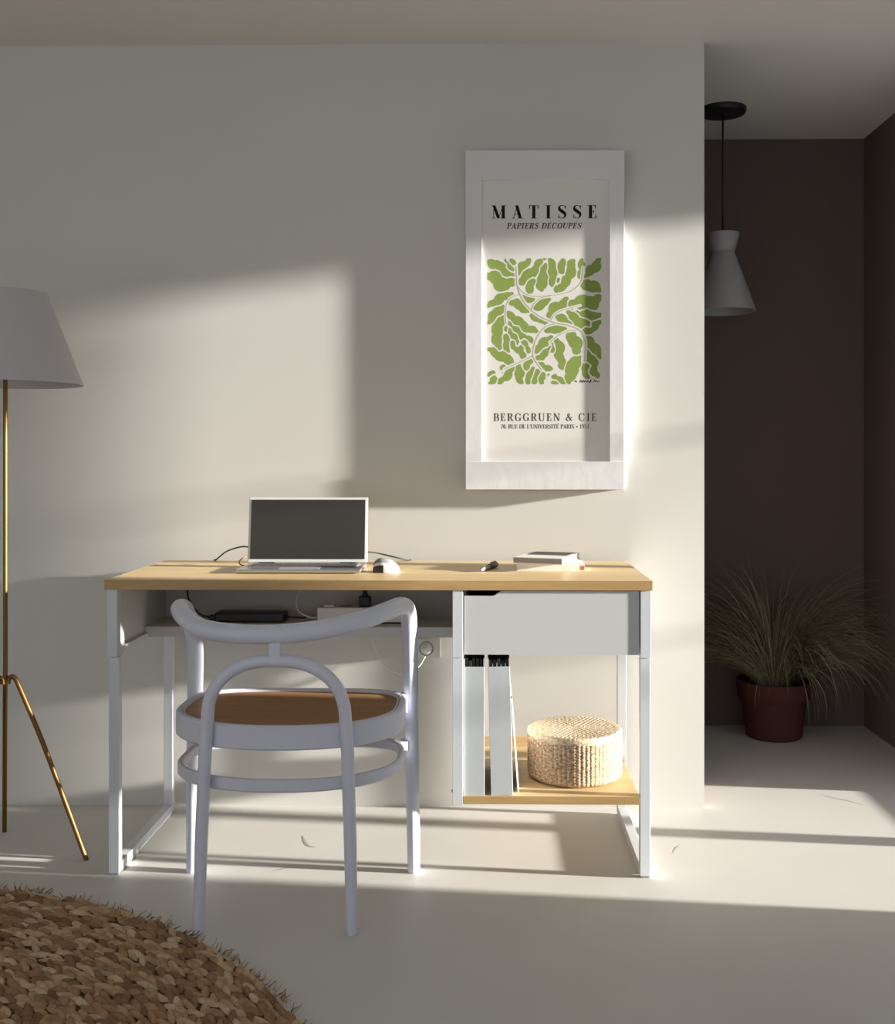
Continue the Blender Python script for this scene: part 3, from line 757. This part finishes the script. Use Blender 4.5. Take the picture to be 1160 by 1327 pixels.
pn = thing('pen', 'short dark pen with clip lying on desktop between mouse and books', 'pen', (0.01, 2.94, ZT))
pa, pb = Vector((-0.014, 2.878, ZT+0.006)), Vector((0.028, 3.005, ZT+0.009))
bm = bmesh.new(); tube(bm, [pa.lerp(pb, t) for t in (0, 0.02, 0.14, 0.2, 0.55)], [0.0012, 0.002, 0.0055, 0.006, 0.0062], 14); obj('barrel', bm, M['greyplastic'], pn, 'auto')
bm = bmesh.new(); tube(bm, [pa.lerp(pb, t) for t in (0.50, 0.52, 0.97, 1.0)], [0.007, 0.0078, 0.0085, 0.007], 14); obj('cap', bm, M['black'], pn, 'auto')
up = Vector((0, 0, 0.0105))
bm = bmesh.new(); tube(bm, [pa.lerp(pb, 0.97)+up*0.7, pa.lerp(pb, 0.94)+up, pa.lerp(pb, 0.62)+up], 0.0016, 8); obj('clip', bm, M['silver'], pn, True)

def book(name, label, cx, cy, w_, d_, z0, th, deg, cover, extra=None):
    t = thing(name, label, 'book', (cx, cy, z0), None)
    c = 0.0018
    def bx(*a, **k2):
        bm = bmesh.new(); vs = box(bm, *a, **k2); spin(bm, vs, deg, (cx, cy, 0)); return bm
    x0, x1, y0, y1 = cx-w_/2, cx+w_/2, cy-d_/2, cy+d_/2
    obj('pages', bx(x0+0.003, x1-0.002, y0+0.0018, y1-0.003, z0+c, z0+th-c), M['pages'], t)
    obj('cover', bx(x0, x1, y0, y1, z0+th-c, z0+th), M['whitecover'], t)
    obj('cover', bx(x0, x1, y0, y1, z0, z0+c), M['whitecover'], t)
    obj('spine', bx(x0, x1, y0, y0+0.0018, z0+c, z0+th-c), cover, t)
    return t, bx, (x0, x1, y0, y1)
t1, bx1, e1 = book('book', 'pale book at the bottom of the two stacked on the desk', 0.177, 2.985, 0.186, 0.140, ZT, 0.021, 0, M['whitecover'])
obj('spine_print', bx1(e1[1]-0.012, e1[1]-0.001, e1[2]-0.0003, e1[2]+0.0003, ZT+0.0025, ZT+0.014), M['redink'], t1)
t2, bx2, e2 = book('book', 'grey spined book with dark cover picture lying on top of the pale book', 0.172, 2.985, 0.138, 0.190, ZT+0.021, 0.0165, -20, M['greycover'])
obj('cover_picture', bx2(e2[0]+0.012, e2[1]-0.012, e2[2]+0.085, e2[3]-0.012, ZT+0.0375, ZT+0.0379), M['darkphoto'], t2)

def cable(name, pts, r_, mat, parent=None, n=8):
    bm = bmesh.new(); tube(bm, catmull(pts, n), r_, 8); return obj(name, bm, mat, parent, True)
# charger of the laptop: brick in the tray, one lead up over the back edge to the laptop
pw = thing('power_adapter', 'black laptop power adapter with leads lying in the cable tray', 'power adapter', (-0.668, 3.06, 0.589))
obj('brick', B(-0.775, -0.575, 3.025, 3.085, 0.5893, 0.617, bev=0.005), M['black'], pw)
obj('lead_boot', B(-0.795, -0.775, 3.040, 3.060, 0.594, 0.608, bev=0.004), M['black'], pw)
cable('lead', [(-0.79, 3.05, 0.601), (-0.825, 3.055, 0.610), (-0.862, 3.07, 0.655), (-0.868, 3.09, 0.722)], 0.0028, M['blackcable'], pw)
cable('lead', [(-0.577, 3.05, 0.603), (-0.545, 3.05, 0.601), (-0.52, 3.06, 0.598)], 0.0026, M['blackcable'], pw)
c = cable('laptop_cable', [(-0.665, 3.045, 0.792), (-0.70, 3.075, 0.802), (-0.76, 3.12, 0.785), (-0.805, 3.165, 0.755), (-0.82, 3.201, 0.748), (-0.822, 3.208, 0.700)], 0.0022, M['blackcable'])
tag(c, 'thin dark cable arching from the laptop to the rear edge left of it', 'cable')
c = cable('laptop_cable', [(-0.672, 2.985, 0.7565), (-0.690, 2.995, 0.7565), (-0.702, 3.02, 0.764), (-0.690, 3.05, 0.776), (-0.66, 3.065, 0.78)], 0.0018, M['brass'])
tag(c, 'small copper coloured cable loop at the left rear corner of the laptop', 'cable')
c = cable('laptop_cable', [(-0.36, 3.045, 0.790), (-0.32, 3.07, 0.785), (-0.27, 3.12, 0.768), (-0.235, 3.17, 0.7535), (-0.225, 3.20, 0.748), (-0.224, 3.207, 0.70)], 0.0022, M['blackcable'])
tag(c, 'thin dark cable running from the laptop to the rear edge behind the mouse', 'cable')

ps = thing('power_strip', 'white power strip lying in the cable tray under the desktop', 'power strip', (-0.34, 3.03, 0.589))
obj('body', B(-0.478, -0.205, 3.005, 3.060, 0.594, 0.635, bev=0.003), M['whiteplastic'], ps)
obj('base_strip', B(-0.470, -0.213, 3.010, 3.055, 0.5892, 0.594), M['black'], ps)
bm = bmesh.new(); box(bm, -0.462, -0.432, 3.018, 3.046, 0.635, 0.641, bev=0.002); obj('switch', bm, M['whiteplastic'], ps)
for xx in (-0.40, -0.345, -0.29, -0.24):
    bm = bmesh.new(); lathe(bm, [(0.0, 0.6352), (0.018, 0.6352), (0.020, 0.6362), (0.021, 0.635)], xx, 3.032, 24); obj('socket', bm, M['greyplastic'], ps, True)
cable('cord', [(-0.478, 3.03, 0.603), (-0.505, 3.04, 0.603), (-0.54, 3.06, 0.618), (-0.548, 3.08, 0.655), (-0.52, 3.09, 0.69), (-0.50, 3.10, 0.722)], 0.0025, M['whitecable'], ps)
cable('cord', [(-0.352, 3.162, 0.585), (-0.352, 3.165, 0.555), (-0.338, 3.17, 0.50), (-0.30, 3.18, 0.435), (-0.25, 3.19, 0.412), (-0.205, 3.195, 0.43), (-0.183, 3.197, 0.462)], 0.0026, M['whitecable'], ps)
bm = bmesh.new(); tube(bm, [(-0.181, 3.222, 0.481), (-0.181, 3.205, 0.481), (-0.181, 3.196, 0.478)], [0.0155, 0.0145, 0.009], 20); obj('wall_plug', bm, M['whiteplastic'], ps, 'auto')
pl = thing('plug', 'black plug standing upright in the white power strip', 'plug', (-0.345, 3.032, 0.636))
bm = bmesh.new(); box(bm, -0.362, -0.328, 3.016, 3.048, 0.637, 0.665, bev=0.004); obj('body', bm, M['black'], pl)
bm = bmesh.new(); tube(bm, [(-0.345, 3.032, 0.664), (-0.345, 3.032, 0.672), (-0.345, 3.032, 0.70), (-0.345, 3.034, 0.724)], [0.011, 0.0075, 0.0045, 0.0035], 12); obj('boot', bm, M['black'], pl, 'auto')

ot = thing('wall_outlet', 'white wall socket plate behind the chair below the cable tray', 'socket', (-0.179, WY, 0.482))
obj('plate', B(-0.219, -0.139, WY-0.009, WY, 0.4525, 0.5115, bev=0.0025), M['whiteplastic'], ot)
bm = bmesh.new(); tube(bm, [(-0.181+0.0205*math.cos(2*PI*i/36), WY-0.0092, 0.481+0.0205*math.sin(2*PI*i/36)) for i in range(36)], 0.0016, 8, closed=True); obj('socket_rim', bm, M['greyplastic'], ot, True)

# ------------------------------------------------------------------ low shelf: two files, folders in them, card, basket
def mag_file(label, x0, wd, tilt):
    y0, y1, z0 = FY0+0.006, FY0+0.256, SZ
    t = thing('magazine_file', label, 'magazine file', (x0+wd/2, (y0+y1)/2, z0), None)
    piv = (x0 if tilt <= 0 else x0+wd, y0, z0)
    def sp(bm, vs): spin(bm, vs, tilt, piv, 'Y')
    th = 0.0025; hf = 0.325; hs = 0.345
    bm = bmesh.new(); vs = box(bm, x0, x0+wd, y0, y0+th, z0, z0+hf, bev=0.0008); sp(bm, vs); obj('front_panel', bm, M['file'], t)
    for xs in (x0, x0+wd-th):
        bm = bmesh.new(); vs = box(bm, xs, xs+th, y0+th, y1, z0, z0+hs); sp(bm, vs); obj('side_panel', bm, M['file'], t)
    bm = bmesh.new(); vs = box(bm, x0+th, x0+wd-th, y1-th, y1, z0, z0+hs); sp(bm, vs); obj('back_panel', bm, M['file'], t)
    bm = bmesh.new(); vs = box(bm, x0+th, x0+wd-th, y0+th, y1-th, z0, z0+th); sp(bm, vs); obj('bottom_panel', bm, M['file'], t)
    return x0, y0, y1, z0, th, wd, sp
for fi, (lab, x0, wd, tilt) in enumerate((('white magazine file standing upright against the inner post on the low shelf', -0.0565, 0.0525, 0.0),
                                          ('white magazine file leaning slightly left beside the upright one on the low shelf', 0.0125, 0.0555, -1.4))):
    x0, y0, y1, z0, th, wd, sp = mag_file(lab, x0, wd, tilt)
    r_ = random.Random(fi+2)
    n = 5; iw = (wd-2*th-0.002)/n
    for j in range(n):
        xa = x0+th+0.001+j*iw
        hh = 0.345+r_.uniform(-0.006, 0.002)
        bm = bmesh.new(); vs = box(bm, xa, xa+iw*0.86, y0+th+0.002+r_.uniform(0, 0.004), y1-th-0.004, z0+th+0.0005, z0+hh, bev=0.0008); sp(bm, vs)
        o = obj('document_folder', bm, M['folder'], None, origin=(xa, y0+0.1, z0))
        tag(o, 'black document folder standing in the %s white magazine file' % ('upright left' if fi == 0 else 'leaning right'), 'folder', 'black folders in the %s magazine file' % ('left' if fi == 0 else 'right'))
    if fi == 1:
        for j, (xo, hh) in enumerate(((0.012, 0.332), (0.0225, 0.334), (0.033, 0.331), (0.044, 0.333))):
            bm = bmesh.new(); vs = box(bm, x0+xo-0.0003, x0+xo+0.0006, y0+th+0.0003, y0+th+0.0018, z0+th+0.001, z0+hh); sp(bm, vs)
            o = obj('paper_sheet', bm, M['paper'], None, origin=(x0+xo, y0+0.002, z0))
            tag(o, 'white paper sheet edge showing at the front of the leaning magazine file', 'paper', 'paper sheets in the right magazine file')
bm = bmesh.new(); vs = box(bm, 0.0805, 0.0845, FY0+0.03, FY0+0.22, SZ+0.0008, SZ+0.24, bev=0.001); spin(bm, vs, -4.2, (0.0805, 0, SZ+0.001), 'Y')
o = obj('card_folder', bm, M['paper'], None, origin=(0.081, FY0+0.12, SZ)); tag(o, 'thin white card leaning against the right magazine file on the low shelf', 'card')

BXc, BYc, BR, BH = 0.238, 2.868, 0.1265, 0.128
bk = thing('round_basket', 'round woven straw basket with flat lid on the low oak shelf', 'basket', (BXc, BYc, SZ))
def weave(th, v, na, nv):
    cc = th/(2*PI)*na; rw = v*nv
    c0 = int(cc); fr = cc-c0
    ph = 0.5 if c0 % 2 else 0.0
    return abs(math.sin(PI*fr))**0.6*(0.55+0.45*abs(math.sin(PI*(rw+ph+(fr-0.5)*0.5*(1 if c0 % 2 else -1)))))
bm = bmesh.new(); NA, NV = 504, 66
rings = []
for i in range(NV+1):
    v = i/NV; z = SZ+0.001+v*(BH-0.016)
    edge = min(1, v/0.10); rb = BR-0.012*(1-edge)**2
    rings.append([bm.verts.new((BXc+(rb-0.002+0.0026*weave(2*PI*k2/NA, v, 66, 15))*math.cos(2*PI*k2/NA), BYc+(rb-0.002+0.0026*weave(2*PI*k2/NA, v, 66, 15))*math.sin(2*PI*k2/NA), z)) for k2 in range(NA)])
for a, b in zip(rings, rings[1:]):
    for k2 in range(NA): bm.faces.new((a[k2], a[(k2+1) % NA], b[(k2+1) % NA], b[k2]))
bm.faces.new(rings[0][::-1])
obj('body', bm, M['strawbody'], bk, True)
bm = bmesh.new(); rings = []; NL = 40
prof = []
zt = SZ+BH
prof += [(BR-0.0005, zt-0.016), (BR+0.0005, zt-0.010), (BR-0.000, zt-0.004), (BR-0.005, zt-0.0005)]
for i in range(NL): prof.append(((BR-0.008)*(1-i/NL)+0.002, zt+0.0005))
for i, (r_, z) in enumerate(prof):
    rings.append([bm.verts.new((BXc+r_*math.cos(2*PI*k2/NA), BYc+r_*math.sin(2*PI*k2/NA), z+(0.0014*weave(2*PI*k2/NA+0.012*math.sin(i), r_/BR, max(6, int(72*r_/BR/6)*6), 12)*min(1, r_/0.02) if i > 2 else 0.0)) ) for k2 in range(NA)])
for a, b in zip(rings, rings[1:]):
    for k2 in range(NA): bm.faces.new((a[k2], a[(k2+1) % NA], b[(k2+1) % NA], b[k2]))
bm.faces.new(rings[-1])
obj('lid', bm, M['straw'], bk, True)
